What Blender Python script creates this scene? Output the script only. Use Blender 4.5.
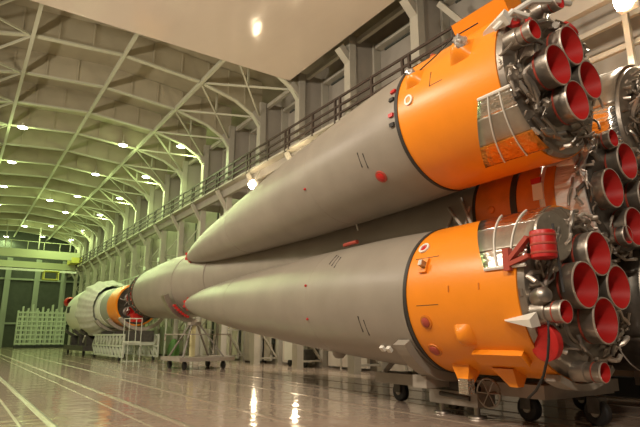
import bpy, math, random
from mathutils import Vector, Matrix
V = Vector
C = bpy.context.scene
for o in list(bpy.data.objects): bpy.data.objects.remove(o)
COL = C.collection
PI = math.pi

# ------------------------------------------------------------ camera
EYE = 1.42
F_PX, VPX, VPY = 524.6, -46.7, 336.2
th = math.atan2(VPY - 213.5, F_PX)
yaw = math.atan2(320 - VPX, math.hypot(F_PX, VPY - 213.5))
cam = bpy.data.cameras.new('camera')
cam.sensor_width = 36; cam.lens = 36 * F_PX / 640; cam.clip_end = 300
co = bpy.data.objects.new('camera', cam); COL.objects.link(co)
co.location = (0, 0, EYE); co.rotation_euler = (PI/2 + th, 0, -yaw)
C.camera = co

# ------------------------------------------------------------ world, lights, exposure
w = bpy.data.worlds.new('world'); C.world = w; w.use_nodes = True
bg = w.node_tree.nodes['Background']
bg.inputs[0].default_value = (1.0, 0.90, 0.78, 1); bg.inputs[1].default_value = 0.06
C.view_settings.view_transform = 'Standard'; C.view_settings.look = 'None'
C.view_settings.gamma = 1; C.view_settings.use_curve_mapping = False
C.view_settings.exposure = 0.0
WARM = (1.0, 0.87, 0.72); GREEN = (0.74, 1.0, 0.40)

def area_light(name, loc, target, size, energy, color):
    l = bpy.data.lights.new(name, 'AREA'); l.shape = 'SQUARE'; l.size = size
    l.energy = energy; l.color = color
    o = bpy.data.objects.new(name, l); COL.objects.link(o); o.location = loc
    o.rotation_euler = (V(target) - V(loc)).to_track_quat('-Z', 'Y').to_euler()
    return o
# floodlights of the wall opposite the rocket, never in view
for i, (y, tz, e) in enumerate([(-2.5, 3.5, 900), (5.8, 4.2, 800), (14, 4, 900), (23, 4, 700), (32, 3, 350)]):
    area_light('opposite_wall_floodlight', (-2.4, y, 10.4), (8.5, y + 4, tz), 0.9, e, WARM)

# ------------------------------------------------------------ materials
def mat(name, col, rough=0.5, metal=0.0, noise=0.0, nscale=3.0, bump=0.0, bscale=20.0, coat=0.0, col2=None, stretch=None):
    m = bpy.data.materials.new(name); m.use_nodes = True
    nt = m.node_tree; b = nt.nodes['Principled BSDF']
    b.inputs['Base Color'].default_value = (*col, 1)
    b.inputs['Roughness'].default_value = rough; b.inputs['Metallic'].default_value = metal
    if coat: b.inputs['Coat Weight'].default_value = coat; b.inputs['Coat Roughness'].default_value = 0.1
    tc = nt.nodes.new('ShaderNodeTexCoord'); mp = nt.nodes.new('ShaderNodeMapping')
    nt.links.new(tc.outputs['Object'], mp.inputs[0])
    if stretch: mp.inputs['Scale'].default_value = stretch
    if noise:
        n = nt.nodes.new('ShaderNodeTexNoise'); n.inputs['Scale'].default_value = nscale; n.inputs['Detail'].default_value = 5
        nt.links.new(mp.outputs[0], n.inputs['Vector'])
        r = nt.nodes.new('ShaderNodeMix'); r.data_type = 'RGBA'
        c2 = col2 or tuple(max(0, c * (1 - noise)) for c in col)
        r.inputs['A'].default_value = (*c2, 1); r.inputs['B'].default_value = (*col, 1)
        rm = nt.nodes.new('ShaderNodeMapRange'); rm.inputs[1].default_value = .35; rm.inputs[2].default_value = .65
        nt.links.new(n.outputs[0], rm.inputs[0]); nt.links.new(rm.outputs[0], r.inputs['Factor'])
        nt.links.new(r.outputs['Result'], b.inputs['Base Color'])
    if bump:
        n2 = nt.nodes.new('ShaderNodeTexNoise'); n2.inputs['Scale'].default_value = bscale; n2.inputs['Detail'].default_value = 3
        nt.links.new(mp.outputs[0], n2.inputs['Vector'])
        bp = nt.nodes.new('ShaderNodeBump'); bp.inputs['Strength'].default_value = bump; bp.inputs['Distance'].default_value = 0.05
        nt.links.new(n2.outputs[0], bp.inputs['Height']); nt.links.new(bp.outputs[0], b.inputs['Normal'])
    return m
def emit(name, col, s):
    m = bpy.data.materials.new(name); m.use_nodes = True
    b = m.node_tree.nodes['Principled BSDF']; b.inputs['Base Color'].default_value = (*col, 1)
    b.inputs['Emission Color'].default_value = (*col, 1); b.inputs['Emission Strength'].default_value = s
    return m

M = {}
M['tank'] = mat('grey_green_paint', (.29, .253, .203), .36, 0, .12, 1.2, .04, 30)
M['orange'] = mat('orange_paint', (.86, .265, .012), .34, 0, .06, 2.0, .03, 20)
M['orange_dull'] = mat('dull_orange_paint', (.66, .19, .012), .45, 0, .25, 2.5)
M['seam'] = mat('dark_seal', (.03, .025, .02), .6)
M['foil'] = mat('crinkled_foil', (.74, .69, .62), .2, 1.0, .1, 6, .8, 11, stretch=(1, .3, 1))
M['foil_pale'] = mat('pale_crinkled_foil', (.82, .79, .74), .25, .3, .25, 5, .8, 9, stretch=(1, .25, 1))
M['foil_lump'] = mat('crumpled_foil', (.60, .56, .50), .3, .5, .5, 18)
M['foil_dull'] = mat('brushed_grey_panel', (.42, .38, .31), .33, .75, .2, 5, .1, 30)
M['film'] = mat('orange_film', (.75, .26, .03), .12, .6, .2, 5, .8, 10)
M['steel'] = mat('engine_steel', (.40, .355, .30), .36, .85, .25, 4, .05, 20)
M['steel_light'] = mat('pale_steel', (.62, .55, .47), .4, .6, .15, 6)
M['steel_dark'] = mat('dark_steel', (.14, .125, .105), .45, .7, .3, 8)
M['red'] = mat('red_cover', (.52, .014, .012), .42, 0, .12, 3)
M['red_stripe'] = mat('rust_red_stripe', (.38, .06, .035), .5)
M['white'] = mat('white_paint', (.75, .72, .64), .4)
M['black'] = mat('black_rubber', (.018, .017, .016), .6)
M['rail'] = mat('dark_rail_paint', (.06, .04, .03), .55)
M['cart'] = mat('trolley_grey_paint', (.33, .29, .235), .5, 0, .15, 3)
M['cart_dark'] = mat('trolley_dark_steel', (.10, .092, .075), .5, .4, .3, 6)
M['column'] = mat('column_paint', (.46, .43, .35), .55, 0, .08, 2)
M['panel'] = mat('wall_panel_paint', (.37, .335, .28), .7, 0, .1, 1.5)
M['panel_dark'] = mat('dark_wall_panel', (.06, .065, .05), .7, 0, .2, 1.5)
M['roof'] = mat('roof_panel', (.40, .36, .25), .8, 0, .12, .7)
M['beam'] = mat('pale_beam_paint', (.46, .45, .34), .6)
M['slab'] = mat('glossy_soffit', (.62, .53, .435), .12, 0, .05, .6, .12, 3, stretch=(1, .5, 1))
M['yellow'] = mat('crane_yellow_paint', (.60, .56, .10), .5)
M['crane'] = mat('pale_crane_paint', (.50, .52, .32), .5)
M['stage_white'] = mat('pale_stage_paint', (.76, .77, .66), .45, 0, .06, 2)
M['tarp'] = mat('grey_tarpaulin', (.60, .60, .52), .8, 0, .12, 3, .3, 5)
M['stage_grey'] = mat('stage_grey_band', (.30, .32, .25), .5)
M['cage'] = mat('cage_paint', (.50, .54, .42), .5)
M['line'] = mat('pale_floor_rail', (.36, .285, .215), .25)
M['line_dark'] = mat('rail_groove', (.10, .075, .055), .5)
M['lamp'] = emit('lamp_lens', (1, .97, .88), 14)
M['flood'] = emit('flood_lens', (1, .80, .52), 90)
M['post_grey'] = mat('post_grey_paint', (.20, .18, .145), .5)
M['brightened_clad'] = mat('brightened_cladding', (.66, .61, .51), .6, 0, .06, 2)  # pale colour makes up for light the lower wall lacks
M['green'] = mat('green_cloth', (.10, .22, .06), .7)
M['brown'] = mat('brown_board', (.16, .085, .035), .6)
M['ystrut'] = mat('pale_yellow_post', (.55, .50, .26), .5)

def floor_material():
    m = bpy.data.materials.new('polished_terrazzo'); m.use_nodes = True
    nt = m.node_tree; b = nt.nodes['Principled BSDF']
    tc = nt.nodes.new('ShaderNodeTexCoord')
    n = nt.nodes.new('ShaderNodeTexNoise'); n.inputs['Scale'].default_value = .6; n.inputs['Detail'].default_value = 6
    nt.links.new(tc.outputs['Object'], n.inputs['Vector'])
    r = nt.nodes.new('ShaderNodeValToRGB')
    r.color_ramp.elements[0].position = .3; r.color_ramp.elements[0].color = (.32, .245, .19, 1)
    r.color_ramp.elements[1].position = .7; r.color_ramp.elements[1].color = (.42, .325, .255, 1)
    nt.links.new(n.outputs[0], r.inputs[0]); nt.links.new(r.outputs[0], b.inputs['Base Color'])
    b.inputs['Roughness'].default_value = .10; b.inputs['IOR'].default_value = 1.6
    w1 = nt.nodes.new('ShaderNodeTexNoise'); w1.inputs['Scale'].default_value = 2.4; w1.inputs['Detail'].default_value = 1
    nt.links.new(tc.outputs['Object'], w1.inputs['Vector'])
    bp = nt.nodes.new('ShaderNodeBump'); bp.inputs['Strength'].default_value = .2; bp.inputs['Distance'].default_value = .05
    nt.links.new(w1.outputs[0], bp.inputs['Height']); nt.links.new(bp.outputs[0], b.inputs['Normal'])
    return m
M['floor'] = floor_material()

# ------------------------------------------------------------ mesh helpers
def frame(a):
    a = V(a).normalized()
    u = a.cross(V((0, 0, 1)))
    u = u.normalized() if u.length > 1e-3 else V((1, 0, 0))
    return a, u, a.cross(u).normalized()
class MB:
    def __init__(s): s.v = []; s.f = []
    def add(s, vs, fs):
        k = len(s.v); s.v += [tuple(p) for p in vs]; s.f += [tuple(i + k for i in f) for f in fs]; return s
    def box(s, c, d, rz=0, rot=None):
        R = rot or Matrix.Rotation(rz, 3, 'Z'); c = V(c)
        vs = [c + R @ V((x*d[0]/2, y*d[1]/2, z*d[2]/2)) for x in (-1, 1) for y in (-1, 1) for z in (-1, 1)]
        return s.add(vs, [(0,1,3,2),(4,6,7,5),(0,4,5,1),(2,3,7,6),(0,2,6,4),(1,5,7,3)])
    def span(s, a, b):
        a, b = V(a), V(b); return s.box((a+b)/2, [abs(x) for x in (b-a)])
    def bar(s, a, b, wd, h=None, up=(0,0,1)):
        a, b = V(a), V(b); h = h or wd; n = (b-a).normalized(); u = n.cross(V(up))
        u = u.normalized() if u.length > 1e-3 else V((1,0,0)); q = u.cross(n)
        vs = [p + u*i*wd/2 + q*j*h/2 for p in (a, b) for i, j in ((-1,-1),(1,-1),(1,1),(-1,1))]
        return s.add(vs, [(3,2,1,0),(4,5,6,7),(0,1,5,4),(1,2,6,5),(2,3,7,6),(3,0,4,7)])
    def tube(s, pts, r, n=8):
        pts = [V(p) for p in pts]; vs = []; fs = []
        for i, p in enumerate(pts):
            d = (pts[min(i+1, len(pts)-1)] - pts[max(i-1, 0)])
            a, u, q = frame(d)
            vs += [p + r*(math.cos(2*PI*k/n)*u + math.sin(2*PI*k/n)*q) for k in range(n)]
        for i in range(len(pts)-1):
            for k in range(n):
                fs.append((i*n+k, i*n+(k+1) % n, (i+1)*n+(k+1) % n, (i+1)*n+k))
        fs.append(tuple(range(n))[::-1]); fs.append(tuple((len(pts)-1)*n + k for k in range(n)))
        return s.add(vs, fs)
    def lathe(s, prof, o, axis, n=48, a0=0, a1=2*PI):
        a, u, q = frame(axis); o = V(o); vs = []; fs = []; full = abs(a1-a0-2*PI) < 1e-6
        m = n if full else n+1
        for (t, r) in prof:
            vs += [o + a*t + r*(math.cos(a0+(a1-a0)*k/n)*u + math.sin(a0+(a1-a0)*k/n)*q) for k in range(m)]
        for i in range(len(prof)-1):
            for k in range(n):
                fs.append((i*m+k, (i+1)*m+k, (i+1)*m+(k+1) % m, i*m+(k+1) % m))
        return s.add(vs, fs)
    def grid(s, P, closed=False):
        n, m = len(P), len(P[0]); vs = [p for r in P for p in r]
        return s.add(vs, [(i*m+j, i*m+j+1, (i+1)*m+j+1, (i+1)*m+j) for i in range(n-1) for j in range(m-1)])
    def build(s, name, m, parent=None, smooth=True, solid=0):
        me = bpy.data.meshes.new(name); me.from_pydata(s.v, [], s.f); me.update()
        if smooth: me.shade_smooth(); me.set_sharp_from_angle(angle=math.radians(35))
        me.materials.append(M[m] if isinstance(m, str) else m)
        o = bpy.data.objects.new(name, me); COL.objects.link(o)
        if solid:
            md = o.modifiers.new('solid', 'SOLIDIFY'); md.thickness = solid; md.offset = 0
        if parent:
            o.parent = parent
            if parent.type == 'EMPTY': o.matrix_parent_inverse = Matrix.Translation(-parent.location)
        return o
def tag(o, label, cat, group=None, kind=None):
    o['label'] = label; o['category'] = cat
    if group: o['group'] = group
    if kind: o['kind'] = kind
    return o
def thing(name, loc, label, cat, group=None):
    o = bpy.data.objects.new(name, None); COL.objects.link(o); o.location = loc; o.empty_display_size = .2
    return tag(o, label, cat, group)
def struct(mb, name, m):
    o = mb.build(name, m, smooth=False); o['kind'] = 'structure'; return o
def dup(root, off, label, kids=True):
    r = root.copy(); COL.objects.link(r); r.location = root.location + V(off); r['label'] = label
    for ch in root.children:
        c = ch.copy(); COL.objects.link(c); c.parent = r; c.matrix_parent_inverse = ch.matrix_parent_inverse.copy()
        for g in ch.children:
            d = g.copy(); COL.objects.link(d); d.parent = c
    return r
ORD = ['nearest', 'second nearest', 'third nearest', 'fourth nearest', 'fifth nearest', 'sixth nearest', 'seventh nearest', 'eighth nearest',
       'ninth nearest', 'tenth nearest', 'eleventh nearest', 'twelfth nearest', 'thirteenth nearest', 'fourteenth nearest', 'fifteenth nearest',
       'sixteenth nearest', 'seventeenth nearest', 'eighteenth nearest', 'nineteenth nearest', 'twentieth nearest']

# ------------------------------------------------------------ the hall
Y0, Y1, XL, XR, XC = -6.0, 84.0, -3.0, 14.7, 5.24
struct(MB().span((XL, Y0, -.2), (XR+.2, Y1, 0)), 'floor', 'floor')
struct(MB().span((XR, Y0, 0), (XR+.2, Y1, 16)), 'wall_right', 'panel')
struct(MB().span((XL-.2, Y0, 0), (XL, Y1, 16)), 'wall_left', 'panel')
struct(MB().span((XL, Y1, 0), (XR, Y1+.2, 17)), 'wall_far', 'panel_dark')
P = [[(XL-.2, y, 15.75), (XC, y, 16.4), (XR+.2, y, 15.75)] for y in (Y0, Y1)]
struct(MB().grid(P), 'ceiling', 'roof')
s = MB().span((XL+.02, Y0, 13.9), (12.3, 20.8, 14.25)); struct(s, 'ceiling_soffit', 'slab')
n = 0
for x, wd in [(1.07, .05), (1.5, .11), (2.82, .05), (3.3, .11), (4.86, .11), (5.85, .06), (7.32, .11), (8.45, .05), (9.0, .11), (10.4, .11), (11.8, .05), (13.2, .08)]:
    n += 1
    struct(MB().span((x-wd/2, Y0, 0), (x+wd/2, Y1-2, .004)), 'trim_%d' % n, 'line')
    if wd > .1:
        n += 1
        struct(MB().span((x+wd/2, Y0, 0), (x+wd/2+.035, Y1-2, .003)), 'trim_%d' % n, 'line_dark')

FY = [20.93 + 4.17*k for k in range(-5, 15)]
# wall panels, girts and columns
COLX = 13.0
def column_mesh(t):
    MB().span((12.85, -.21, 0), (13.2, .21, 14.5)).build('front_chord', 'column', t, False)
    MB().span((14.3, -.15, 0), (14.68, .15, 14.6)).build('rear_chord', 'column', t, False)
    MB().span((13.2, -.03, 9.8), (14.3, .03, 14.6)).build('web_plate', 'panel', t, False)
    b = MB(); z = .3; k = 0
    while z < 9.3:
        a, c = (13.2, 14.3) if k % 2 else (14.3, 13.2)
        b.bar((a, 0, z), (c, 0, z+1.5), .12, .08); b.bar((13.2, 0, z), (14.3, 0, z), .1, .08); z += 1.5; k += 1
    b.build('lacing', 'column', t, False)
    MB().bar((13.0, 0, 13.25), (12.42, 0, 13.82), .36, .3).build('haunch_bracket', 'column', t, False)
proto = thing('steel_column', (0, 0, 0), 'x', 'column', 'steel columns along the right wall')
column_mesh(proto)
proto_done = False
for k, y in enumerate(FY):
    lab = 'grey laced steel column on the right wall, %s to the viewer of its row' % ORD[k]
    if not proto_done:
        proto.location = (0, y, 0); proto['label'] = lab; proto_done = True
    else:
        dup(proto, (0, y - FY[0], 0), lab)
for k in range(len(FY)-1):   # inset panels with a pale frame, one per bay, ledges above and below
    ya, yb = FY[k]+.35, FY[k+1]-.35
    t = thing('wall_bay_panel', (14.6, (ya+yb)/2, 6), 'grey inset wall panel with pale ledges, %s bay of the right wall' % ORD[k], 'wall panel', 'wall bay panels')
    MB().span((14.56, ya+.5, 1), (14.68, yb-.3, 14.2)).build('sheet', 'panel', t, False)
    MB().span((14.3, ya-.1, 14.25), (14.68, yb+.1, 14.4)).build('ledge', 'column', t, False)
    MB().span((14.45, ya-.1, 6.0), (14.68, yb+.1, 6.2)).build('ledge', 'column', t, False)
    MB().span((14.5, ya+.5, 14.05), (14.66, yb-.3, 14.14)).build('dark_edge', 'panel_dark', t, False)
    MB().span((14.45, ya+.32, 1), (14.69, ya+.5, 14.2)).build('dark_edge', 'panel_dark', t, False)
    MB().span((13.22, ya-.1, 14.2), (13.4, yb+.1, 14.42)).build('girt', 'column', t, False)
    MB().span((14.4, ya+.55, .1), (14.56, ya+1.25, 2.9)).build('lower_cladding', 'brightened_clad', t, False)
    MB().span((14.4, ya+1.6, .1), (14.56, yb-.1, 2.9)).build('lower_cladding', 'brightened_clad', t, False)
    MB().span((14.36, ya+2.3, .0), (14.4, ya+2.42, 2.9)).build('lower_pilaster', 'column', t, False)
    if k % 2 == 0:
        MB().span((14.5, ya+1.25, 0), (14.56, ya+1.6, 2.3)).build('door_slot', 'black', t, False)

# roof frames
HP = [(13.0, 12.9), (12.45, 13.65), (11.4, 14.25), (9.3, 14.78), (5.24, 15.08), (1.2, 14.78), (-.9, 14.25), (-2.1, 13.6), (-2.6, 12.9)]
def frame_mesh(t):
    w_ = MB()
    vs = []
    for (x, z) in HP:
        zt = 15.77 + .63*(1-abs(x-XC)/8.24)
        vs += [(x, -.04, z), (x, .04, z), (x, .04, zt), (x, -.04, zt)]
    fs = []
    for i in range(len(HP)-1):
        for j in range(4): fs.append((i*4+j, i*4+(j+1) % 4, i*4+4+(j+1) % 4, i*4+4+j))
    w_.add(vs, fs).build('web', 'roof', t, False)
    b = MB()
    for p, q in zip(HP, HP[1:]): b.bar((p[0], 0, p[1]), (q[0], 0, q[1]), .26, .08, up=(0, 0, 1))
    b.build('flange', 'beam', t, False)
    def hz(x):
        return next(z0+(z1-z0)*(x-x0)/(x1-x0) for (x0, z0), (x1, z1) in zip(HP, HP[1:]) if x1 <= x <= x0)
    for x in [-1.8, -.4, .8, 2.3, 3.8, 6.7, 8.2, 9.7, 10.9, 11.9]:
        z = 15.7 + .65*(1-abs(x-XC)/8.3)
        MB().span((x-.04, -.12, hz(x)+.04), (x+.04, .12, z)).build('stiffener', 'roof', t, False)
fr = thing('roof_frame', (XC, 0, 15), 'x', 'roof beam', 'haunched roof frames'); frame_mesh(fr)
fk = [y for y in FY if y > 20]
for k, y in enumerate(fk):
    lab = 'pale haunched roof beam spanning the hall, %s to the viewer' % ORD[k]
    if k == 0: fr.location.y = y; fr['label'] = lab
    else: dup(fr, (0, y - fk[0], 0), lab)
for x, z, lab in [(1.25, 14.72, 'pale lengthwise roof purlin left of the ridge'), (5.24, 15.05, 'pale lengthwise roof purlin under the ridge'), (9.3, 14.72, 'pale lengthwise roof purlin right of the ridge, toward the columns')]:
    b = MB().span((x-.08, 16.8, z-.08), (x+.08, Y1, z-.02)); b.span((x-.03, 16.8, z-.03), (x+.03, Y1, z+.2))
    tag(b.build('roof_purlin', 'beam', None, False), lab, 'roof beam', 'lengthwise roof purlins')
# sheet joints across each bay
for k in range(len(fk)-1):
    for side, xs, word in ((1, (9.3, 12.9), 'right'), (-1, (1.2, -2.5), 'left')):
        t = thing('roof_brace', ((xs[0]+xs[1])/2, fk[k]+2, 14.4), 'crossed thin roof brace rods on the %s side, %s bay to the viewer' % (word, ORD[k]), 'brace', 'roof cross braces')
        za, zb = 14.75, 13.6
        MB().bar((xs[0], fk[k], za), (xs[1], fk[k+1], zb), .09).build('brace_rod', 'beam', t, False)
        MB().bar((xs[0], fk[k+1], za), (xs[1], fk[k], zb), .09).build('brace_rod', 'beam', t, False)
        MB().bar((xs[0]+(xs[1]-xs[0])*.5, (fk[k]+fk[k+1])/2, 14.2), (xs[0]+(xs[1]-xs[0])*.5, (fk[k]+fk[k+1])/2, 15.6), .09).build('hanger', 'beam', t, False)
# ceiling lamps: bell shade, lens, each with its own light
def ceiling_lamp(x, y, z, label, energy):
    t = thing('ceiling_lamp', (x, y, z), label, 'lamp', 'hanging high bay lamps')
    MB().lathe([(0, .31), (.05, .31), (.12, .2), (.16, .08), (.3, .07), (.3, .001)], (x, y, z), (0, 0, 1), 20).build('shade', 'white', t)
    MB().lathe([(.0, .001), (.0, .27), (.03, .3)], (x, y, z-.03), (0, 0, 1), 20).build('lens', 'lamp', t)
    MB().tube([(x, y, z+.28), (x, y, z+.8)], .03, 6).build('stem', 'column', t)
    l = bpy.data.lights.new('lamp_light', 'SPOT'); l.spot_size = 2.85; l.spot_blend = .3; l.energy = energy; l.color = GREEN; l.shadow_soft_size = .3
    o = bpy.data.objects.new('lamp_light', l); COL.objects.link(o); o.location = (0, 0, -.1); o.parent = t
    l = bpy.data.lights.new('lamp_glow', 'POINT'); l.energy = energy*.25; l.color = GREEN; l.shadow_soft_size = .5
    o = bpy.data.objects.new('lamp_glow', l); COL.objects.link(o); o.location = (0, 0, -.8); o.parent = t
rows = {'leftmost': [(2.0, 37.6), (2.05, 46.1), (2.05, 54.4), (2.05, 62.6)],
        'ridge': [(6.3, 57.6), (5.6, 73.6), (4.3, 83.0)],
        'middle': [(8.3, 37.3), (8.2, 45.8), (8.3, 54.4), (8.5, 62.5), (8.3, 71.7), (8.4, 80.2)],
        'wall side': [(11.4, 33.9), (11.5, 42.5), (11.5, 50.9), (11.5, 59.4), (11.6, 69.5), (11.65, 77.5)]}
for rn, pts in rows.items():
    for i, (x, y) in enumerate(pts):
        ceiling_lamp(x, y, 14.75 if rn != 'wall side' else 14.25, 'round white ceiling lamp, %s of the %s row' % (ORD[i], rn), 620)

# catwalk along the crane runway
t = thing('wall_catwalk', (12.5, 30, 10.4), 'long railed catwalk with dark rails running along the right wall columns', 'catwalk')
MB().span((12.2, Y0, 10.2), (12.85, Y1, 10.3)).build('deck', 'column', t, False)
b = MB().span((12.62, Y0, 9.75), (12.84, Y1, 10.2)); b.build('runway_beam', 'panel', t, False)
for z in (10.55, 10.9, 11.28):
    MB().span((12.19, Y0, z-.045), (12.26, Y1, z+.045)).build('handrail', 'rail', t, False)
for k in range(-6, 40):
    y = 20.93 + 2.085*k - .3
    if y > Y1: break
    MB().span((12.18, y-.05, 10.2), (12.27, y+.05, 11.3)).build('post', 'rail', t, False)
    if k % 2 == 0: MB().span((12.18, y+.3, 10.2), (12.27, y+.4, 11.3)).build('post', 'rail', t, False)
for k, y in enumerate(FY):
    MB().bar((12.9, y, 9.1), (12.25, y, 10.15), .2, .2).build('bracket', 'column', t, False)

# wall floodlights under the catwalk
def flood(x, y, z, label, e):
    t = thing('wall_floodlight', (x, y, z), label, 'floodlight', 'floodlights under the catwalk')
    b = MB().box((x, y, z), (.24, .4, .4)); b.build('housing', 'white', t, False)
    MB().lathe([(-.2, .001), (-.18, .1), (-.1, .2), (0, .24), (.06, .24)], (x-.13, y, z), (1, 0, 0), 20).build('lens', 'flood', t)
    MB().bar((x, y, z+.15), (x+.3, y, z+.85), .06).build('bracket_arm', 'column', t, False)
    l = bpy.data.lights.new('flood_light', 'SPOT'); l.energy = e*1.7; l.color = WARM; l.spot_size = 2.9; l.shadow_soft_size = .2
    o = bpy.data.objects.new('flood_light', l); COL.objects.link(o); o.parent = t; o.location = (-.3, 0, -.35)
    o.rotation_euler = V((-.6, 0, -1)).to_track_quat('-Z', 'Y').to_euler()
flood(12.2, 24.13, 9.25, 'glowing floodlight under the catwalk, above the long upper cone', 700)
flood(12.2, 19.9, 9.25, 'floodlight under the catwalk, hidden just behind the upper cone', 700)
flood(12.2, 4.98, 9.15, 'glaring floodlight at the top right, above the engine clusters', 350)
flood(12.2, 12.3, 9.2, 'floodlight on the wall hidden behind the upper orange skirt', 700)

# unseen lanterns added behind the lower cone for bright streaks on the floor
for y, lab in ((23.8, 'unseen added lantern low on the wall behind the lower cone, the farther one'), (20.0, 'unseen added lantern low on the wall behind the lower cone, the nearer one')):
    t = thing('added_lantern', (12.4, y, 1.9), lab, 'lantern', 'added low lanterns')
    MB().box((12.45, y, 1.95), (.16, .34, .7)).build('housing', 'white', t, False)
    MB().box((12.35, y, 1.9), (.06, .17, .34)).build('lens', 'flood', t, False)
    MB().bar((12.45, y, 1.95), (12.95, y+.3, 1.95), .06).build('bracket_arm', 'column', t, False)

# ------------------------------------------------------------ rocket
def smooth_prof(keys, n=4):
    out = []
    for i in range(len(keys)-1):
        p0 = keys[max(i-1, 0)]; p1 = keys[i]; p2 = keys[i+1]; p3 = keys[min(i+2, len(keys)-1)]
        for k in range(n):
            u = k/n
            m1 = (p2[1]-p0[1])/(p2[0]-p0[0])*(p2[0]-p1[0]); m2 = (p3[1]-p1[1])/(p3[0]-p1[0])*(p2[0]-p1[0])
            h = (2*u**3-3*u*u+1)*p1[1] + (u**3-2*u*u+u)*m1 + (-2*u**3+3*u*u)*p2[1] + (u**3-u*u)*m2
            out.append((p1[0]+(p2[0]-p1[0])*u, h))
    return out + [keys[-1]]

def nozzle(t, name, ex, axis, r, L):
    """bell with its exit at ex, opening along -axis"""
    a = V(axis).normalized(); ex = V(ex)
    b = MB().lathe([(.0, r*.955), (0, r), (.03, r*1.015), (L*.26, r*.985), (L*.27, r*.94), (L*.52, r*.90), (L*.54, r*1.02), (L*.6, r*1.06), (L*1.0, r*1.06), (L*1.05, r*.9), (L*1.1, r*.3)], ex, a, 40)
    nz = b.build(name, 'steel', t)
    MB().lathe([(-.004, r*1.0), (-.004, r*.955), (.0, r*.95), (.3*L, r*.8), (.62*L, r*.5), (.64*L, .001)], ex, a, 40).build('red_liner', 'red', nz)
    MB().lathe([(L*.265, r*.99), (L*.27, r*1.0), (L*.31, r*.99), (L*.315, r*.93)], ex, a, 40).build('stripe', 'red_stripe', nz)
    MB().lathe([(-.008, r*.955), (-.008, r*1.005), (.012, r*1.02), (.012, r*.99)], ex, a, 40).build('rim', 'steel_light', nz)
    return nz

def pipework(t, c, rmin, rmax, y0, y1, seed, cnt=26, skip=()):
    rnd = random.Random(seed)
    for i in range(cnt):
        a = rnd.uniform(0, 2*PI); r = rnd.uniform(rmin, rmax); y = rnd.uniform(y0, y1)
        p = V((c[0]+r*math.cos(a), y, c[2]+r*math.sin(a)))
        pts = [p]; d = V((rnd.uniform(-1, 1), rnd.uniform(-.6, .6), rnd.uniform(-1, 1))).normalized()
        for k in range(4):
            d = (d + .7*V((rnd.uniform(-1, 1), rnd.uniform(-1, 1), rnd.uniform(-1, 1)))).normalized()
            q = pts[-1] + d*rnd.uniform(.08, .2)
            rr = math.hypot(q.x-c[0], q.z-c[2])
            if rr > rmax: q.x = c[0]+(q.x-c[0])*rmax/rr; q.z = c[2]+(q.z-c[2])*rmax/rr
            q.y = min(max(q.y, y0), y1); pts.append(q)
        if any(math.hypot(q.x-sx_, q.z-sz_) < sr_ for q in pts for sx_, sz_, sr_ in skip): continue
        MB().tube(pts, rnd.uniform(.014, .04), 7).build('pipe', 'steel' if i % 3 else 'steel_light', t)
        if i % 14 == 0:
            rr = rnd.uniform(.05, .08)
            MB().lathe([(-rr, .001), (-rr, rr*.8), (0, rr), (rr, rr*.8), (rr, .001)], pts[2], d, 10).build('valve_body', 'steel', t)

S2 = .7071
def cap(t, pos, nrm, r, m='red', nm='red_cap', collar=None):
    n_ = V(nrm).normalized(); p = V(pos)
    o = MB().lathe([(-.02, r*.9), (.03, r*.85), (.045, r*.6), (.05, .001)], p, n_, 16).build(nm, m, t)
    if collar: MB().lathe([(-.02, r*1.25), (.015, r*1.2), (.02, r*.9), (.0, r*.85)], p, n_, 16).build('collar', collar, o)
    return o

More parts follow.
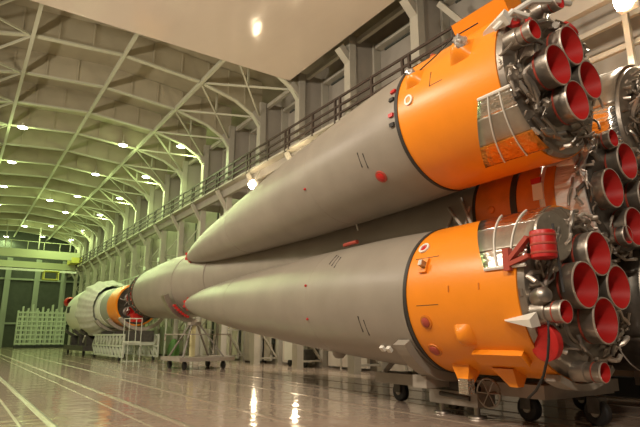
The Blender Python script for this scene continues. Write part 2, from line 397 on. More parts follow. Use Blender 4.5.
def booster(ring, tip, sx, sz, label, details):
    """ring: centre of the seam between grey tank and orange skirt. sx -1: left of the core; sz: +1 upper pair"""
    ring, tip = V(ring), V(tip)
    t = thing('strap_on_booster', ring, label, 'rocket booster', 'strap-on boosters')
    ax = (tip-ring).normalized(); L = (tip-ring).length
    keys = [(0.02, 1.34), (1.6, 1.335), (3.4, 1.275), (5.3, 1.2), (7.2, 1.09), (9.6, .94), (11.7, .78), (13.3, .64), (14.8, .45), (15.7, .29), (16.35, .14)]
    MB().lathe(smooth_prof(keys)+[(16.5, .07), (16.52, .001)], ring, ax, 72).build('tank', 'tank', t)
    Y = V((0, 1, 0))
    def sp(s, phi, off=0, r=1.345, a=None):
        a = a or (ax if s > 0 else Y)
        if s > 0:
            r = r if s < 1 else next((k0[1]+(k1[1]-k0[1])*(s-k0[0])/(k1[0]-k0[0]) for k0, k1 in zip(keys, keys[1:]) if k0[0] <= s <= k1[0]), .3)
        return ring + a*s + V((sx*math.cos(phi), 0, math.sin(phi)))*(r+off)
    def nr(phi): return V((sx*math.cos(phi), 0, math.sin(phi)))
    rad = math.radians
    # orange skirt
    MB().lathe([(.0, 1.30), (.0, 1.345), (-2.25, 1.345), (-2.25, 1.25)][::-1], ring, Y, 72).build('tail_skirt', 'orange', t)
    MB().lathe([(-.03, 1.35), (-.03, 1.362), (.05, 1.362), (.07, 1.34)][::-1], ring, Y, 72).build('seam_ring', 'seam', t)
    base = MB().lathe([(-2.2, 1.335), (-2.34, 1.28), (-2.41, 1.1), (-2.4, .98), (-2.34, .9), (-2.32, .001)][::-1], ring, Y, 60).build('engine_bay', 'steel', t)
    cl = ring + V((sx*.04, -2.78, .02 if sz < 0 else -.06))
    for dx, dz in ((0, .49), (-.46, 0), (.46, .01), (-.03, -.49)):
        nozzle(t, 'main_nozzle', cl + V((dx*(-sx), 0, dz)), Y, .332, .78)
    for dx, dz, r in ((-1.05, sz*.39, .155), (-.26, sz*1.2, .14)):
        nozzle(t, 'steering_nozzle', cl + V((dx*(-sx), -.02, dz)), Y, r, .45)
    skip = [(cl.x-sx*dx, cl.z+dz, .38) for dx, dz in ((0, .49), (-.46, 0), (.46, .01), (-.03, -.49))] + [(cl.x+sx*1.05, cl.z+sz*.39, .2), (cl.x+sx*.26, cl.z+sz*1.2, .2)]
    pipework(t, cl, .55, 1.15, cl.y+.18, cl.y+.5, details['seed'], 150, skip)
    pipework(t, cl, .85, 1.25, cl.y+.25, cl.y+.5, details['seed']+7, 60, skip)
    # foil window: a raised curved sheet with straps
    if 'foil' in details:
        p0, p1, s0, s1, se = details['foil']
        def patch(pa, pb, sA, sB, e, off, m, nm, n=14):
            G = []
            for i in range(n+1):
                u = i/n; phi = rad(pa+(pb-pa)*u); st = sA+(sB-sA)*u
                G.append([sp(st+(e-st)*k/6, phi, off) for k in range(7)])
            return MB().grid(G).build(nm, m, t, True, .012)
        n_ = p1-p0
        patch(p0, p0+n_*.24, s0, s0+(s1-s0)*.24, se, .012, details.get('foilm', 'foil'), 'foil_strip')
        patch(p0+n_*.24, p0+n_*.62, s0+(s1-s0)*.24, s0+(s1-s0)*.62, se, .010, details.get('foilm', 'foil_dull'), 'foil_panel')
        patch(p0+n_*.62, p1, s0+(s1-s0)*.62, s1, se, .012, details.get('far_foil', details.get('foilm', 'foil')), 'foil_strip')
        for q in (.33, .68):
            pts = [sp((s0+(s1-s0)*u)*(1-q)+se*q, rad(p0+n_*u), .03) for u in [i/12 for i in range(13)]]
            MB().tube(pts, .013, 6).build('foil_strap', 'white', t)
        MB().tube([sp(s0+(se-s0)*k/6, rad(p0), .02) for k in range(7)], .028, 6).build('foil_edge', 'white', t)
    for (s, ph, r) in details.get('caps', []):
        cap(t, sp(s, rad(ph)), nr(rad(ph)), r, 'red' if r < .05 or s > 0 else 'red_stripe', 'red_cap', None if r < .05 else 'orange_dull' if s < 0 else 'red_stripe')
    for (s, ph, r) in details.get('rings', []):
        p = sp(s, rad(ph)); o = MB().lathe([(0, r), (.03, r), (.03, r*.65), (.0, r*.6)], p, nr(rad(ph)), 20).build('port_ring', 'white', t)
        MB().lathe([(.015, r*.62), (.015, .001)], p, nr(rad(ph)), 16).build('port_cover', details.get('ringm', 'red'), o)
    for (s, ph, ls, lp, h, m) in details.get('bumps', []):   # tapering blister fairing
        G = []
        for i in range(9):
            u = i/8; row = []
            for k in range(9):
                v = k/8-.5; hh = h*math.sin(PI*min(1, u*1.0+.0))**.8*math.cos(PI*v)**.8 if 0 < u < 1 else 0
                row.append(sp(s-ls*u, rad(ph)+v*lp/1.34, -.01+hh))
            G.append(row)
        MB().grid(G).build('blister', m, t)
    for (s, ph, ls, wd, h, m, nm) in details.get('boxes', []):
        n1 = nr(rad(ph)); tg = Y.cross(n1)
        R = Matrix((tg, Y, n1)).transposed()
        if nm == 'foil_wrapped_lug':
            rn = random.Random(int(s*100)+int(ph)); q = sp(s, rad(ph), h*.4); g = []
            for i in range(7):
                row = []
                for k in range(12):
                    a_, b_ = PI*i/6, 2*PI*k/12; rr = rn.uniform(.75, 1.1) if 0 < i < 6 else .9
                    row.append(q + R @ V((wd*.6*math.sin(a_)*math.cos(b_)*rr, ls*.6*math.sin(a_)*math.sin(b_)*rr, h*.6*math.cos(a_)*rr)))
                g.append(row + [row[0]])
            MB().grid(g).build(nm, m, t, False); continue
        MB().box(sp(s, rad(ph), h/2-.01), (wd, ls, h), rot=R).build(nm, m, t, False)
    for (s, ph, n2, m) in details.get('ticks', []):
        b = MB(); n1 = nr(rad(ph))
        for k in range(n2):
            b.tube([sp(s+k*.16, rad(ph-7+3*k), .008), sp(s+k*.16, rad(ph+7+3*k), .008)], .012, 5)
        b.build('tick_mark', m, t)
    for ph in details.get('fin', []):                        # wedge shaped air rudder at the skirt edge
        n1 = nr(rad(ph)); tg = Y.cross(n1)
        b = MB(); p = lambda s, h, q: ring + Y*s + n1*(1.345+h) + tg*q
        b.add([p(-1.95, .0, 0), p(-2.5, .0, -.1), p(-2.5, .0, .1), p(-2.5, .2, -.06), p(-2.5, .2, .06), p(-2.0, .06, 0)],
              [(0, 1, 3, 5), (0, 5, 4, 2), (1, 2, 4, 3), (3, 4, 5), (0, 2, 1)])
        b.build('air_rudder', 'white', t, False)
    for (s, ph, r) in details.get('discs', []):
        p = ring + Y*s + nr(rad(ph))*1.0
        MB().lathe([(-.06, .001), (-.06, r), (.1, r*1.02), (.14, r*.9), (.15, .001)], p, nr(rad(ph))*1.6+V((0, -.35, 0)), 28).build('red_cover', 'red', t)
    if details.get('long'):                                   # long raised fairing across the skirt
        s0, s1, ph, lp, h = details['long']; G = []
        for i in range(13):
            u = i/12
            row = [sp(s0+(s1-s0)*u, rad(ph+lp*v), .0 if k in (0, 5) else h) for k, v in enumerate((-.5, -.46, -.2, .2, .46, .5))]
            G.append(row)
        o = MB().grid(G)
        o.f.append(tuple(range(6))[::-1]); o.f.append(tuple(12*6+k for k in range(6)))
        o.build('skirt_fairing', 'orange', t)
    for s_ in (3.55, 9.6):
        r_ = 1.2667 if s_ < 5 else .94
        MB().lathe([(s_-.02, r_-.01), (s_-.02, r_+.006), (s_+.02, r_+.006), (s_+.02, r_-.01)][::-1], ring, ax, 72).build('weld_band', 'tank', t)
    # tip clamp
    MB().lathe([(15.85, .25), (15.85, .28), (15.95, .26), (15.95, .2)], ring, ax, 24).build('tip_collar', 'red', t)
    b = MB()
    for k in range(7):
        a = 2*PI*k/7; _, u, q = frame(ax); d = u*math.cos(a)+q*math.sin(a)
        b.box(ring+ax*(15.9+.1*(k % 2))+d*.24, (.1, .14, .1), a)
    b.build('tip_clamp', 'red', t, False)
    return t

LR, LT = (7.80, 6.83, 2.11), (8.52, 23.45, 2.84)
UR, UT = (7.75, 6.83, 5.60), (8.48, 23.45, 4.895)
cx, cz = 9.52, 3.87
booster(LR, LT, -1, -1, 'lower front booster, grey cone with bright orange skirt nearest the floor', dict(
    seed=3, foil=(12, 66, -1.72, -1.1, -2.42), far_foil='foil',
    caps=[(-.4, -20, .10), (3.64, 14, .035), (3.63, -21, .035), (-.3, -43, .11)],
    rings=[(-.24, 38, .11)], fin=[-20], long=(-1.15, -2.05, -46.5, 10, .1),
    bumps=[(-.95, -30, .35, .38, .16, 'orange')],
    boxes=[(-.42, 21, .16, .26, .05, 'orange', 'hatch'), (-.44, 21, .08, .1, .16, 'steel', 'hatch_lug'), (-.42, 28, .55, .012, .012, 'seam', 'groove'),
           (-.5, -8, .5, .012, .01, 'seam', 'groove'), (-1.0, 2, .02, .1, .02, 'orange_dull', 'rivet_tab'), (-1.6, 2, .02, .1, .02, 'orange_dull', 'rivet_tab'), (.92, -45, .1, .1, .08, 'white', 'port_plug'), (1.12, -45, .1, .1, .08, 'white', 'port_plug')],
    ticks=[(1.34, -26, 2, 'seam'), (2.6, 38, 3, 'seam')]))
booster(UR, UT, -1, 1, 'upper front booster, grey cone with orange skirt at the top', dict(
    seed=11, foil=(-21, -73, -1.82, -1.2, -2.42), far_foil='film',
    caps=[(.99, -45, .115), (3.73, -22, .035), (-.42, -3+60, .05)],
    rings=[(-.34, 3, .1)], ringm='orange', fin=[27], long=(-1.1, -2.2, 64, 20, .3),
    bumps=[(-1.32, 22, .45, .42, .24, 'orange'), (-.22, 21, .4, .36, .18, 'orange')],
    boxes=[(-1.62, 24, .2, .26, .3, 'foil_lump', 'foil_wrapped_lug'), (-.42, 23, .18, .18, .24, 'foil_lump', 'foil_wrapped_lug'),
           (-1.0, 6, .3, .012, .012, 'seam', 'groove'), (-.86, 12, .012, .3, .012, 'seam', 'groove'), (.15, -10, .12, .07, .05, 'seam', 'latch'), (.15, -2, .12, .07, .05, 'red', 'latch'), (.15, 12, .12, .07, .05, 'seam', 'latch'), (.15, 20, .12, .07, .05, 'red', 'latch')],
    ticks=[(1.2, -26, 2, 'seam')], discs=[(-2.28, 42, .28)]))
booster((2*cx-UR[0], UR[1], UR[2]), (2*cx-UT[0], UT[1], UT[2]), 1, 1, 'upper rear booster toward the wall, mostly hidden behind the core engines', dict(
    seed=21, foil=(100, 215, -.7, -.7, -2.3), foilm='foil_dull', far_foil='foil'))
booster((2*cx-LR[0], LR[1], LR[2]), (2*cx-LT[0], LT[1], LT[2]), 1, -1, 'lower rear booster in shadow behind the lower front engines', dict(seed=31, foil=(130, 262, -.3, -.3, -2.3), foilm='steel_dark'))  # dark steel sheet laid over the skirt paints in its shade

# extra hardware on the two front boosters
bl = [o for o in bpy.data.objects if o.name.startswith('strap_on_booster') and o.parent is None]
LOWB, UPB, UPR = bl[0], bl[1], bl[2]
Yv = V((0, 1, 0))
p = V((6.56, 4.17, 2.65))
dr = MB().lathe([(-.19, .001), (-.19, .16), (-.18, .17), (.17, .17), (.19, .16), (.19, .001)], p, (0, 0, 1), 28).build('red_drum_cover', 'red', LOWB)
b = MB()
for z in (-.14, -.02, .1): b.lathe([(z, .168), (z+.01, .178), (z+.03, .178), (z+.04, .168)], p, (0, 0, 1), 28)
b.build('drum_band', 'red_stripe', dr)
b = MB().bar(p+V((-.1, .16, .12)), p+V((-.12, .5, -.2)), .1, .06); b.bar(p+V((-.1, .16, -.14)), p+V((-.12, .5, -.24)), .1, .06); b.bar(p+V((-.12, .5, .0)), p+V((-.12, .5, -.32)), .1, .1)
b.build('drum_bracket', 'red_stripe', LOWB, False)
pl = MB().lathe([(0, .001), (0, .37), (.03, .38), (.05, .36), (.05, .001)], (7.06, 4.34, 2.84), (-.15, -1, .05), 40).build('round_plate', 'foil_dull', LOWB)
MB().bar((6.72, 4.1, 2.95), (6.74, 4.05, 2.0), .03, .03).build('black_strap', 'black', LOWB, False)
MB().tube([(6.47, 4.15, 1.62), (6.45, 4.15, 1.4), (6.46, 4.2, 1.15), (6.55, 4.35, .9), (6.73, 4.6, .69), (6.97, 4.9, .55)], .018, 8).build('hose', 'black', LOWB)
MB().lathe([(-.1, .13), (0, .13), (.12, .11), (.16, .05), (.16, .001)], (6.62, 4.32, 1.95), (-.5, -.8, .2), 20).build('grey_dome', 'steel', LOWB)
MB().lathe([(-.06, .001), (-.06, .25), (.04, .26), (.06, .22), (.07, .001)], (6.78, 4.42, 1.34), (-.95, .2, -.1), 28).build('red_cover', 'red', LOWB)
def spike(c, w_, tip_, m):
    x, y, z = c; q = [(x-w_, y-w_, z), (x+w_, y-w_, z), (x+w_, y+w_, z), (x-w_, y+w_, z)]
    e = w_*.35; tx, ty, tz = tip_; q += [(tx-e, ty-e, tz), (tx+e, ty-e, tz), (tx+e, ty+e, tz), (tx-e, ty+e, tz)]
    MB().add(q, [(3,2,1,0),(4,5,6,7),(0,1,5,4),(1,2,6,5),(2,3,7,6),(3,0,4,7)]).build('bottom_bracket', m, LOWB, False)
spike((7.3, 6.25, .98), .2, (7.12, 6.15, .62), 'orange')
spike((7.3, 5.42, .93), .2, (7.25, 5.28, .66), 'orange')
MB().box((7.08, 6.12, .62), (.16, .2, .24)).build('foil_wrapped_lug', 'foil', LOWB, False)
cap(UPB, (8.2, 4.3, 6.62), (.3, -.6, .5), .2); cap(UPB, (6.72, 4.42, 6.27), (-.6, -.6, .5), .13)
MB().tube([(6.75, 4.7, 6.1), (6.72, 4.42, 6.27)], .06, 10).build('capped_pipe', 'steel_light', UPB)
MB().tube([(6.6, 4.4, 6.35), (6.9, 4.2, 6.6), (7.4, 4.1, 6.75), (7.9, 4.1, 6.9)], .05, 8).build('white_duct', 'white', UPB)
MB().tube([(6.4, 4.55, 6.1), (6.55, 4.3, 6.35), (6.8, 4.2, 6.3)], .045, 8).build('white_duct', 'white', UPB)
MB().tube([(6.5, 6.3, 6.2), (6.55, 5.9, 6.35), (6.55, 5.5, 6.5), (6.75, 5.1, 6.65)], .012, 6).build('cable', 'black', UPB)

MB().lathe([(0, .17), (.08, .16), (.15, .1), (.17, .001)], (7.78, 10.6, 1.06), (0, .05, -1), 16).build('grey_dome', 'cart', LOWB)
# core stage
t = thing('core_stage', (cx, 6.83, cz), 'long grey core stage between the boosters, wide ahead of their tips', 'rocket stage')
ck = [(0, 1.05), (6, 1.06), (10, 1.10), (14, 1.22), (16.5, 1.40), (18.0, 1.53), (19.2, 1.58), (20.5, 1.565), (22.5, 1.49), (24.4, 1.38)]
MB().lathe(smooth_prof(ck)+[(24.4, 1.3), (24.3, .001)], (cx, 6.83, cz), Yv, 72).build('tank', 'tank', t)
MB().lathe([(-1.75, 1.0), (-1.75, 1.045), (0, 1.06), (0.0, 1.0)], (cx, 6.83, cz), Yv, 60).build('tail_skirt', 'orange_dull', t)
MB().lathe([(-.02, 1.06), (-.02, 1.075), (.05, 1.075), (.05, 1.04)], (cx, 6.83, cz), Yv, 60).build('seam_ring', 'seam', t)
MB().lathe([(-.98, 1.05), (-.98, 1.075), (-.85, 1.075), (-.85, 1.04)], (cx, 6.83, cz), Yv, 60).build('seam_ring', 'seam', t)
MB().lathe([(-2.3, .98), (-2.28, 1.01), (-1.6, 1.03), (-1.5, 1.07), (-1.45, 1.05)], (cx, 6.83, cz), Yv, 60).build('foil_wrap', 'foil_pale', t)
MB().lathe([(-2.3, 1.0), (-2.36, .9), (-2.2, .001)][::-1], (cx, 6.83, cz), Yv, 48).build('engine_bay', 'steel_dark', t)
for s_ in (17.6, 19.7):
    MB().lathe([(s_, 1.5+.005), (s_, 1.585), (s_+.03, 1.585), (s_+.03, 1.5)], (cx, 6.83, cz), Yv, 72)
for dx, dz in ((-.6, .0), (.04, .6), (.62, .02), (0, -.6)):
    nozzle(t, 'main_nozzle', (cx+dx, 4.28, cz+dz), Yv, .34, .78)
for dx, dz in ((-.36, .95), (-.32, -.78), (.75, .75), (.75, -.75)):
    nozzle(t, 'steering_nozzle', (cx+dx, 4.28, cz+dz), Yv, .16, .46)
pipework(t, (cx, 4.4, cz), .5, 1.15, 4.42, 4.8, 77, 170, [(cx+dx, cz+dz, .37) for dx, dz in ((-.6, .0), (.04, .6), (.62, .02), (0, -.6))])
b = MB().lathe([(-.31, .001), (-.31, .2), (-.29, .22), (.29, .22), (.31, .2), (.31, .001)], (8.85, 5.02, 4.45), (.1, 1, 0), 12); b.build('foil_box', 'foil_pale', t)
MB().box((8.47, 5.38, 3.98), (.05, .2, .3)).build('white_plate', 'white', t, False)
MB().box((8.5, 5.42, 4.2), (.05, .2, .1)).build('red_plate', 'red', t, False)
cap(t, (8.47, 6.42, 3.85), (-1, 0, 0), .09, 'orange_dull', 'port_cover')
for a, c in (((8.45, 7.5, 4.1), (7.9, 6.6, 3.35)), ((8.5, 7.2, 4.25), (8.05, 6.5, 3.3)), ((8.2, 7.0, 3.2), (8.4, 6.9, 4.0)), ((8.25, 7.6, 3.35), (8.55, 7.4, 4.05))):
    MB().tube([a, c], .035, 8).build('booster_strut', 'cart', t)
MB().tube([(8.1, 10.35, 4.42), (8.1, 10.2, 4.02)], .02, 6).build('tie_rod', 'white', t)
MB().tube([(8.2, 10.9, 3.75), (8.15, 10.3, 3.75)], .055, 8).build('red_lug', 'red_stripe', t)
MB().lathe([(14.0, 1.23), (14.0, 1.245), (14.06, 1.25), (14.06, 1.2)], (cx, 6.83, cz), Yv, 60).build('weld_band', 'tank', t)
MB().lathe([(17.3, 1.46), (17.3, 1.492), (17.34, 1.495), (17.34, 1.4)], (cx, 6.83, cz), Yv, 60).build('weld_band', 'tank', t)
b = MB()
for k in range(40):
    a = 2*PI*k/40; b.box((cx+1.37*math.cos(a), 31.22, cz+1.37*math.sin(a)), (.09, .1, .09), 0)
b.build('clamp_row', 'red_stripe', t, False)
MB().lathe([(24.0, 1.37), (24.2, 1.44), (24.25, 1.3)], (cx, 6.83, cz), Yv, 60).build('front_ring', 'steel_dark', t)
b = MB()
for k in range(12):
    a, c = 2*PI*k/12, 2*PI*(k+1)/12; R_ = 1.3
    for (i, j) in ((a, c), (c, a)):
        b.tube([(cx+R_*math.cos(i), 31.2, cz+R_*math.sin(i)), (cx+R_*math.cos(j), 32.1, cz+R_*math.sin(j))], .035, 6)
b.lathe([(25.2, 1.26), (25.2, 1.36), (25.3, 1.36), (25.3, 1.26)], (cx, 6.83, cz), Yv, 40)
b.build('lattice_interstage', 'steel_dark', t)

# upper stage and payload
sx_, sz_ = 9.3, 3.36
t = thing('upper_stage', (sx_, 34, sz_), 'upper stage with orange rear band beyond the grey core', 'rocket stage')
MB().lathe([(0, 1.22), (0, 1.33), (2.3, 1.33), (2.3, 1.2)], (sx_, 34, sz_), Yv, 60).build('orange_band', 'orange', t)
MB().lathe([(2.3, 1.30), (2.3, 1.335), (4.3, 1.335), (4.3, 1.2)], (sx_, 34, sz_), Yv, 60).build('grey_band', 'stage_grey', t)
MB().lathe([(4.3, 1.30), (4.3, 1.36), (6.2, 1.4), (6.4, 1.2)], (sx_, 34, sz_), Yv, 60).build('white_band', 'stage_white', t)
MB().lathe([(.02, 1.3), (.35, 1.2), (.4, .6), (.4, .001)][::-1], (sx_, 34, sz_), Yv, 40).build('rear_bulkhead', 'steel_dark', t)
for dx, dz in ((-.45, .4), (.45, .4), (-.45, -.45), (.45, -.45)):
    nozzle(t, 'main_nozzle', (sx_+dx, 33.95, sz_+dz), Yv, .3, .5)
pipework(t, (sx_, 34, sz_), .3, 1.15, 33.85, 34.2, 5, 30)
MB().box((9.0, 32.9, 2.5), (.6, .6, .5)).build('red_block', 'red', t, False)
t = thing('payload_shroud', (sx_, 41, sz_), 'white payload shroud wrapped in grey tarpaulin at the rocket front', 'payload fairing')
MB().lathe(smooth_prof([(7.6, 1.72), (9, 1.88), (12, 1.9), (15, 1.75), (17.5, 1.35), (19, .8), (19.6, .3)])+[(19.65, .001)], (sx_, 34, sz_), Yv, 60).build('shell', 'stage_white', t)
MB().box((7.45, 47.0, 3.5), (.1, 1.2, .5)).build('dark_window', 'black', t, False)
G = []
rnd = random.Random(4)
for i in range(9):
    u = i/8; row = []
    for k in range(145):
        a = 2*PI*k/144; fold = (.015+.035*u)*math.sin(a*13+u*3+1.5*math.sin(a*3))+.02*math.sin(a*29+u*4)
        r = 1.5+.55*math.sin(PI*min(u*1.1, 1)*.5) + fold + .12*max(0, math.sin(a))
        row.append((sx_+r*math.cos(a), 39.6+3.2*u+.12*math.sin(a*4), sz_+r*math.sin(a)))
    G.append(row)
MB().grid(G).build('tarpaulin', 'tarp', t)
MB().lathe([(18.3, .3), (18.5, .42), (19.3, .42), (19.7, .25), (19.7, .001)], (8.35, 34, 4.45), Yv, 20).build('red_nose_cover', 'red', t)

# ------------------------------------------------------------ ground equipment
def wheel(mb, c, r, wd):
    mb.lathe([(-wd/2, .001), (-wd/2, r*.85), (-wd/3, r), (wd/3, r), (wd/2, r*.85), (wd/2, .001)], c, (1, 0, 0), 24)
# tail transporter under the boosters
t = thing('tail_transporter', (9.5, 8, 0), 'grey wheeled cradle trolley carrying the orange rocket tail', 'trolley')
for x, ya in ((8.15, 5.3), (10.3, 5.4)):
    MB().span((x-.18, ya, .42), (x+.18, 9.5, .64)).build('side_beam', 'cart', t, False)
for y in (5.5, 7.3, 9.3):
    MB().span((8.3, y-.15, .40), (10.2, y+.15, .62)).build('cross_beam', 'cart', t, False)
for x, y in ((8.5, 9.25), (10.3, 9.25), (8.85, 4.95), (10.45, 6.1), (8.4, 5.9)):
    b = MB(); wheel(b, (x, y, .21), .21, .15); wl = b.build('wheel', 'black', t)
    b = MB(); wheel(b, (x, y, .21), .08, .19); b.build('hub', 'steel', wl)
    MB().span((x-.12, y-.1, .2), (x+.12, y+.1, .45)).build('wheel_fork', 'cart_dark', t, False)
def saddle(c, r0, r1, y0, y1, a0, a1, m, nm, par, n=20):
    b = MB(); vs = []; fs = []
    for i in range(n+1):
        a = math.radians(a0+(a1-a0)*i/n); d = V((math.cos(a), 0, math.sin(a)))
        vs += [V(c)+d*r0+V((0, y0, 0)), V(c)+d*r1+V((0, y0, 0)), V(c)+d*r1+V((0, y1, 0)), V(c)+d*r0+V((0, y1, 0))]
    for i in range(n):
        for j in range(4): fs.append((i*4+j, i*4+(j+1) % 4, i*4+4+(j+1) % 4, i*4+4+j))
    fs += [(0, 1, 2, 3), tuple(4*n+k for k in (3, 2, 1, 0))]
    b.add(vs, fs); return b.build(nm, m, par, False)
saddle((7.82, 7.0, 2.12), 1.36, 1.52, 0, .3, 214, 300, 'cart', 'saddle', t)
saddle((2*cx-7.82, 7.0, 2.12), 1.36, 1.52, 0, .3, 240, 326, 'cart', 'saddle', t)
b = MB().span((7.2, 7.15, .5), (8.2, 7.5, .72)); b.span((8.0, 7.15, .45), (11, 7.35, .6)); b.build('saddle_base', 'cart', t, False)
for x, y in ((8.0, 9.3), (8.1, 8.5)):
    MB().bar((x+.1, y, .65), (x+.35, y-.3, 1.1), .1, .1).build('support_strut', 'cart', t, False)
saddle((7.84, 4.5, 2.1), 1.37, 1.47, 0, .25, 243, 305, 'cart', 'saddle', t)
# jack unit with spoked handwheel
t = thing('jack_unit', (8.0, 6.9, 0), 'low grey jacking frame with a spoked handwheel below the orange skirt', 'jack')
MB().span((7.72, 6.45, .2), (8.2, 7.6, .44)).build('frame', 'cart', t, False)
for y in (7.45, 6.62):
    j = MB().tube([(7.9, y, .03), (7.9, y, .34)], .055, 10).build('jack_leg', 'steel', t)
    MB().lathe([(0, .001), (0, .17), (.03, .16), (.05, .05)], (7.9, y, .005), (0, 0, 1), 18).build('foot_pad', 'steel', j)
b = MB().box((7.95, 7.1, .5), (.3, .5, .18)); b.box((7.9, 6.75, .5), (.22, .22, .2)); b.tube([(7.85, 7.5, .5), (7.85, 6.5, .5)], .05, 8); b.tube([(7.7, 7.3, .38), (7.7, 6.6, .34)], .04, 8)
b.build('gearbox', 'cart_dark', t, False)
hw = MB(); c = V((7.78, 6.25, .46)); R_ = .24
hw.tube([c+V((0, R_*math.cos(2*PI*k/24), R_*math.sin(2*PI*k/24))) for k in range(25)], .018, 6)
for k in range(6): hw.tube([c, c+V((0, R_*math.cos(PI*k/3), R_*math.sin(PI*k/3)))], .012, 5)
hw.tube([c, c+V((.35, .0, 0))], .025, 6)
hw.build('handwheel', 'steel', t)

# tip trolley
t = thing('tip_trolley', (9.2, 23.4, 0), 'small grey four-wheeled trolley with frame posts under the cone tips', 'trolley')
MB().span((8.05, 22.4, .36), (10.6, 24.9, .52)).build('platform', 'cart', t, False)
for x, y in ((8.4, 22.75), (8.35, 24.5), (10.2, 22.75), (10.2, 24.5)):
    b = MB(); wheel(b, (x, y, .17), .17, .14); b.build('wheel', 'black', t)
    MB().span((x-.06, y-.06, .17), (x+.06, y+.06, .4)).build('wheel_fork', 'cart_dark', t, False)
for a, c in (((8.3, 22.7, .52), (8.9, 23.4, 2.0)), ((8.3, 24.5, .52), (8.9, 23.6, 2.0)), ((10.2, 22.7, .52), (9.2, 23.4, 2.0)), ((10.2, 24.5, .52), (9.2, 23.6, 2.0))):
    MB().bar(a, c, .07).build('post', 'post_grey', t, False)
MB().bar((9.0, 23.5, .52), (9.0, 23.5, 1.9), .2, .2).build('yellow_post', 'ystrut', t, False)
b = MB()
for z in (1.5,): b.bar((8.3, 22.5, z), (8.3, 25.3, z), .05); b.bar((8.3, 22.5, z), (10.4, 22.5, z), .05); b.bar((10.4, 22.5, z), (10.4, 24.4, z), .05)
for x, y in ((8.3, 25.2), (10.4, 22.5), (10.4, 24.4)): b.bar((x, y, .58 if y < 25 else 1.2), (x, y, 1.5), .05)
b.build('guard_rail', 'cart', t, False)
saddle((cx, 24.1, cz), 1.66, 1.9, 0, .4, 199, 265, 'steel', 'tip_saddle', t, 24)
b = MB()
for k in range(7):
    a = math.radians(219+k*4.5); b.box((cx+1.72*math.cos(a), 23.85, cz+1.72*math.sin(a)), (.12, .16, .1), 0)
b.build('red_clamps', 'red', t, False)
MB().span((8.8, 23.3, 1.9), (9.3, 23.7, 2.05)).build('head_block', 'cart', t, False)

# access platform
t = thing('access_platform', (7.0, 25.8, 0), 'tall thin pale ladder platform standing by the orange-banded stage', 'platform')
for x, y in ((6.55, 25.0), (6.55, 25.9), (7.1, 25.0), (7.1, 25.9)):
    MB().bar((x, y, 0), (x, y, 2.25), .026).build('post', 'cage', t, False)
for z in (.3, 1.15, 2.22):
    MB().bar((6.55, 25, z), (6.55, 25.9, z), .022).build('rail', 'cage', t, False); MB().bar((7.1, 25, z), (7.1, 25.9, z), .022).build('rail', 'cage', t, False)
    MB().bar((6.55, 25, z), (7.1, 25, z), .022).build('rail', 'cage', t, False); MB().bar((6.55, 25.9, z), (7.1, 25.9, z), .022).build('rail', 'cage', t, False)
MB().span((6.55, 25, 1.15), (7.1, 25.9, 1.19)).build('deck', 'cage', t, False)
# stage cradle truss
t = thing('stage_dolly', (9, 36, 0), 'low lattice dolly carrying the orange-banded upper stage', 'trolley')
for x in (8.2, 10.2):
    b = MB()
    for z in (.25, .85, 1.5): b.bar((x, 32.2, z), (x, 40.5, z), .1)
    for k in range(10):
        y = 32.2+k*.83
        b.bar((x, y, .25), (x, y+.83, .85), .08); b.bar((x, y, .25), (x, y, 1.5), .09); b.bar((x, y+.83, .85), (x, y, 1.5), .08)
    b.build('side_truss', 'cage', t, False)
for y in (33, 36, 39.5):
    MB().span((8.2, y-.1, .9), (10.2, y+.1, 1.15)).build('cross_beam', 'cage', t, False)
    saddle((sx_, y-.2, sz_), 1.42, 1.62, 0, .4, 215, 325, 'cart', 'saddle', t)
    MB().span((8.5, y-.15, 1.1), (10.1, y+.15, 1.75)).build('saddle_block', 'cart_dark', t, False)
for x in (8.2, 10.2):
    for y in (33, 39.8):
        b = MB(); wheel(b, (x, y, .14), .14, .12); b.build('wheel', 'black', t)
t = thing('payload_dolly', (9.2, 46.5, 0), 'dark low dolly under the wrapped white payload shroud', 'trolley')
MB().span((8.0, 42.8, .35), (10.6, 51, .7)).build('frame', 'cart_dark', t, False)
for y in (43.6, 46.5, 50):
    saddle((sx_, y-.2, sz_), 1.95, 2.15, 0, .4, 225, 315, 'cart_dark', 'saddle', t)
    MB().span((8.3, y-.2, .7), (10.3, y+.2, 1.4)).build('support', 'cart_dark', t, False)
for x in (8.2, 10.4):
    for y in (43.5, 50):
        b = MB(); wheel(b, (x, y, .18), .18, .15); b.build('wheel', 'black', t)
MB().bar((8.0, 43, 1.0), (7.9, 41.9, 1.45), .08).build('drawbar', 'white', t, False)

# far cages
rk = 0
for i, (x, lab) in enumerate([(6.9, 'leftmost'), (8.0, 'second from left'), (9.15, 'third from left'), (10.25, 'fourth from left'), (11.35, 'fifth from left, behind the shroud nose')]):
    y = 77; h = 4.6 + .3*(i % 2)
    t = thing('wire_cage', (x, y, 0), 'tall pale wire cage rack before the far wall, %s' % lab, 'cage', 'wire cages at the far end')
    b = MB()
    for dx in (-.5, 0, .5):
        for dy in (-.5, .5): b.bar((x+dx, y+dy, .3), (x+dx, y+dy, h+.5*(dx == 0)), .12)
    b.build('uprights', 'cage', t, False)
    b = MB()
    for k in range(8):
        z = .5 + k*.55
        b.bar((x-.5, y-.5, z), (x+.5, y-.5, z), .17); b.bar((x-.5, y+.5, z), (x+.5, y+.5, z), .17)
        b.bar((x-.5, y-.5, z), (x-.5, y+.5, z), .05)
    for k in range(6): b.bar((x-.5+k*.2, y-.5, .4), (x-.5+k*.2, y-.5, h-.3), .06)
    b.build('mesh_bars', 'cage', t, False)
    MB().span((x-.54, y-.6, 0), (x+.54, y+.6, .34)).build('base', 'black', t, False)
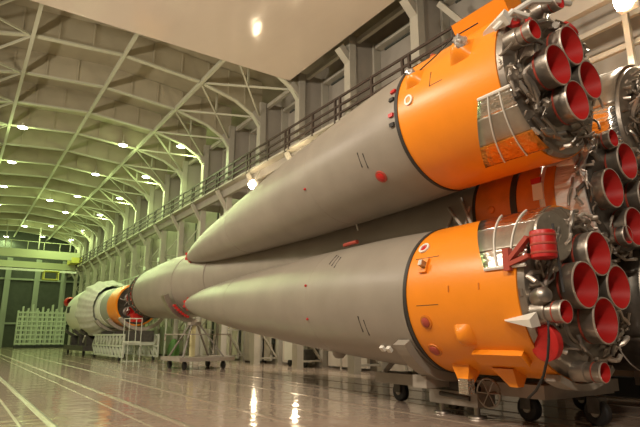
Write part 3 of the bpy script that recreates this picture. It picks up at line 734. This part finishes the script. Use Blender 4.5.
# far wall posts and doors
for i, x in enumerate((1.5, 5.0, 8.6, 12.0)):
    b = MB().span((x-.2, Y1-.5, 0), (x+.2, Y1-.02, 12)); b.span((x+.2, Y1-.25, 0), (x+.5, Y1-.02, 12))
    tag(b.build('far_wall_post', 'stage_grey', None, False), 'dark grey post on the far end wall, %s from left' % ['first', 'second', 'third', 'fourth'][i], 'post', 'far wall posts')
for i, z in enumerate((3.0, 9.0)):
    tag(MB().span((XL, Y1-.3, z), (XR, Y1-.03, z+.25)).build('far_wall_girt', 'stage_grey', None, False), 'horizontal girt on the far end wall, %s' % ('lower' if i == 0 else 'upper'), 'beam', 'far wall girts')
# overhead crane
t = thing('overhead_crane', (5, 74.5, 11), 'yellow-green overhead travelling crane spanning the far end of the hall', 'crane')
MB().span((XL+.3, 73.4, 10.9), (12.3, 73.8, 11.9)).build('girder', 'crane', t, False)
MB().span((XL+.3, 76, 9.9), (12.3, 76.4, 10.7)).build('girder', 'crane', t, False)
MB().span((XL+.3, 73.0, 9.2), (12.0, 73.15, 9.45)).build('festoon_beam', 'stage_white', t, False)
MB().span((11.3, 73.2, 10.6), (12.5, 76.6, 11.3)).build('end_carriage', 'yellow', t, False)
b = MB()
for k in range(8): b.bar((-1+k*1.8, 73.35, 11.9), (-1+k*1.8, 73.35, 12.9), .06)
b.bar((XL+.4, 73.35, 12.9), (12.3, 73.35, 12.9), .06); b.build('railing', 'crane', t, False)
for x in (3.8, 7.4, 11): MB().bar((x, 73.3, 12), (x, 73.3, 14.8), .12).build('hanger', 'beam', t, False)
cb = MB().span((8.2, 72.2, 8.2), (9.9, 73.6, 8.3)); cb.span((8.2, 72.2, 9.2), (9.9, 73.6, 9.3))
for x in (8.25, 9.85):
    for y in (72.25, 73.55): cb.bar((x, y, 8.2), (x, y, 9.3), .12)
cb.build('cabin_frame', 'yellow', t, False)

# equipment along the right wall
t = thing('grey_cart', (13.7, 22.5, 0), 'pale grey cabinet cart against the wall below the lower cone', 'cart')
MB().span((13.6, 21.95, .3), (14.2, 23.1, 1.75)).build('cabinet', 'stage_white', t, False)
MB().span((13.6, 21.25, .25), (14.2, 21.95, .8)).build('motor_box', 'cart_dark', t, False)
for y in (21.5, 22.9):
    b = MB(); wheel(b, (13.8, y, .16), .16, .1); b.build('wheel', 'black', t)
for i, (x, y, h, wd, m, lab) in enumerate([(13.6, 34, 1.9, 1.4, 'stage_white', 'pale upright locker by the wall behind the tip trolley'), (13.6, 41, 2.1, 1.6, 'cage', 'greenish locker by the wall beyond the tip trolley'),
        (14.1, 27.4, 2.4, 1.0, 'column', 'tall pale locker by the wall right of the tip trolley')]):
    t = thing('wall_locker', (x, y, 0), lab, 'locker', 'lockers along the wall')
    MB().span((x-.3, y-wd/2, .08), (x+.3, y+wd/2, h)).build('body', m, t, False)
    MB().span((x-.33, y-wd/2+.05, .15), (x-.3, y-.02, h-.08)).build('door_leaf', m, t, False)
    MB().span((x-.33, y+.02, .15), (x-.3, y+wd/2-.05, h-.08)).build('door_leaf', m, t, False)
    MB().span((x-.28, y-wd/2+.03, 0), (x+.28, y+wd/2-.03, .08)).build('plinth', 'black', t, False)
tag(MB().lathe(smooth_prof([(0, .35), (.5, .4), (1.0, .28), (1.25, .1)]), (12.3, 35.5, 0), (0, 0, 1), 16).build('green_cover', 'green'), 'green cloth-covered item by the wall under the core', 'covered item')
# wall platform far along
t = thing('wall_service_platform', (12.3, 42, 6), 'pale pipe service platform with railings on the wall above the core nose', 'platform')
b = MB()
for z in (5.2, 5.7, 6.2): b.bar((11.8, 36, z), (11.8, 50, z), .08)
for k in range(15): b.bar((11.8, 36+k, 5.1), (11.8, 36+k, 6.2), .06)
b.build('railing', 'cage', t, False)
MB().span((11.8, 36, 5.0), (12.8, 50, 5.12)).build('deck', 'cage', t, False)
b = MB()
for k in range(8): b.bar((11.9, 36.2+2*k, 0), (11.9, 36.2+2*k, 5), .12)
b.build('legs', 'cage', t, False)
b = MB()
for z, y in ((6.5, 37), (6.9, 39.5), (6.6, 43)):
    MB().tube([(12.2, y, 5.2), (12.1, y, z), (12.2, y+.4, z+.3), (12.4, y+.8, z)], .09, 8).build('pipe', 'cage', t)
for i, y in enumerate((32.2, 33.4)):
    tag(MB().tube([(12.3, y, 3.5+0*i), (12.3, y, 8.3)], .09, 8).build('riser_pipe', 'cage'), 'tall pale riser pipe beside the upper cone tip, %s one' % ('right' if i == 0 else 'left'), 'pipe', 'riser pipes').location = (0, 0, -3.5)
# pipe rack high on the wall at right
t = thing('wall_pipe_rack', (13, 6, 7.5), 'pale steel pipe rack on the wall beside the upper engines', 'pipe rack')
b = MB()
for z, x in ((7.75, 13.0), (8.6, 13.2), (9.5, 13.4)): b.span((x-.06, 3, z-.07), (x+.06, 10, z+.07))
b.build('beam', 'column', t, False)
for y in (5.35, 7.6): MB().span((12.85, y-.07, 6.2), (12.99, y+.07, 9.6)).build('post', 'column', t, False)
b = MB()
for y in (4.4, 6.4): b.tube([(12.9, y, 8.6), (12.6, y, 8.4), (12.6, y+.5, 8.3), (12.9, y+.6, 7.8)], .06, 8)
b.build('pipe', 'steel_light', t)
MB().span((12.4, 3, 6.6), (14, 9, 6.75)).build('shelf', 'column', t, False)
tag(MB().bar((13.2, 11.6, 13.3), (13.2, 8.8, 9.6), .16, .2).build('wall_diagonal_brace', 'column', None, False), 'pale diagonal steel brace on the wall above the orange skirt', 'brace')
t = thing('dark_opening', (14.3, 7, 0), 'black box standing for a dark wall opening, brown band above, behind the lowest nozzles', 'wall opening')  # black box stands in for a dark opening at the wall foot
MB().span((13.5, 5.0, 0), (14.1, 8.0, .45)).build('plinth', 'black', t, False)
MB().span((13.9, 5.0, .45), (14.1, 8.0, .85)).build('brown_band', 'brown', t, False)
t = thing('side_cabinet', (12.6, 4.9, 0), 'grey box cabinet on the floor at the right edge', 'cabinet')
MB().span((12.25, 5.0, .4), (12.8, 5.95, 1.1)).build('body', 'cart', t, False)
for y in (5.15, 5.8): MB().span((12.3, y-.05, 0), (12.75, y+.05, .4)).build('leg', 'black', t, False)
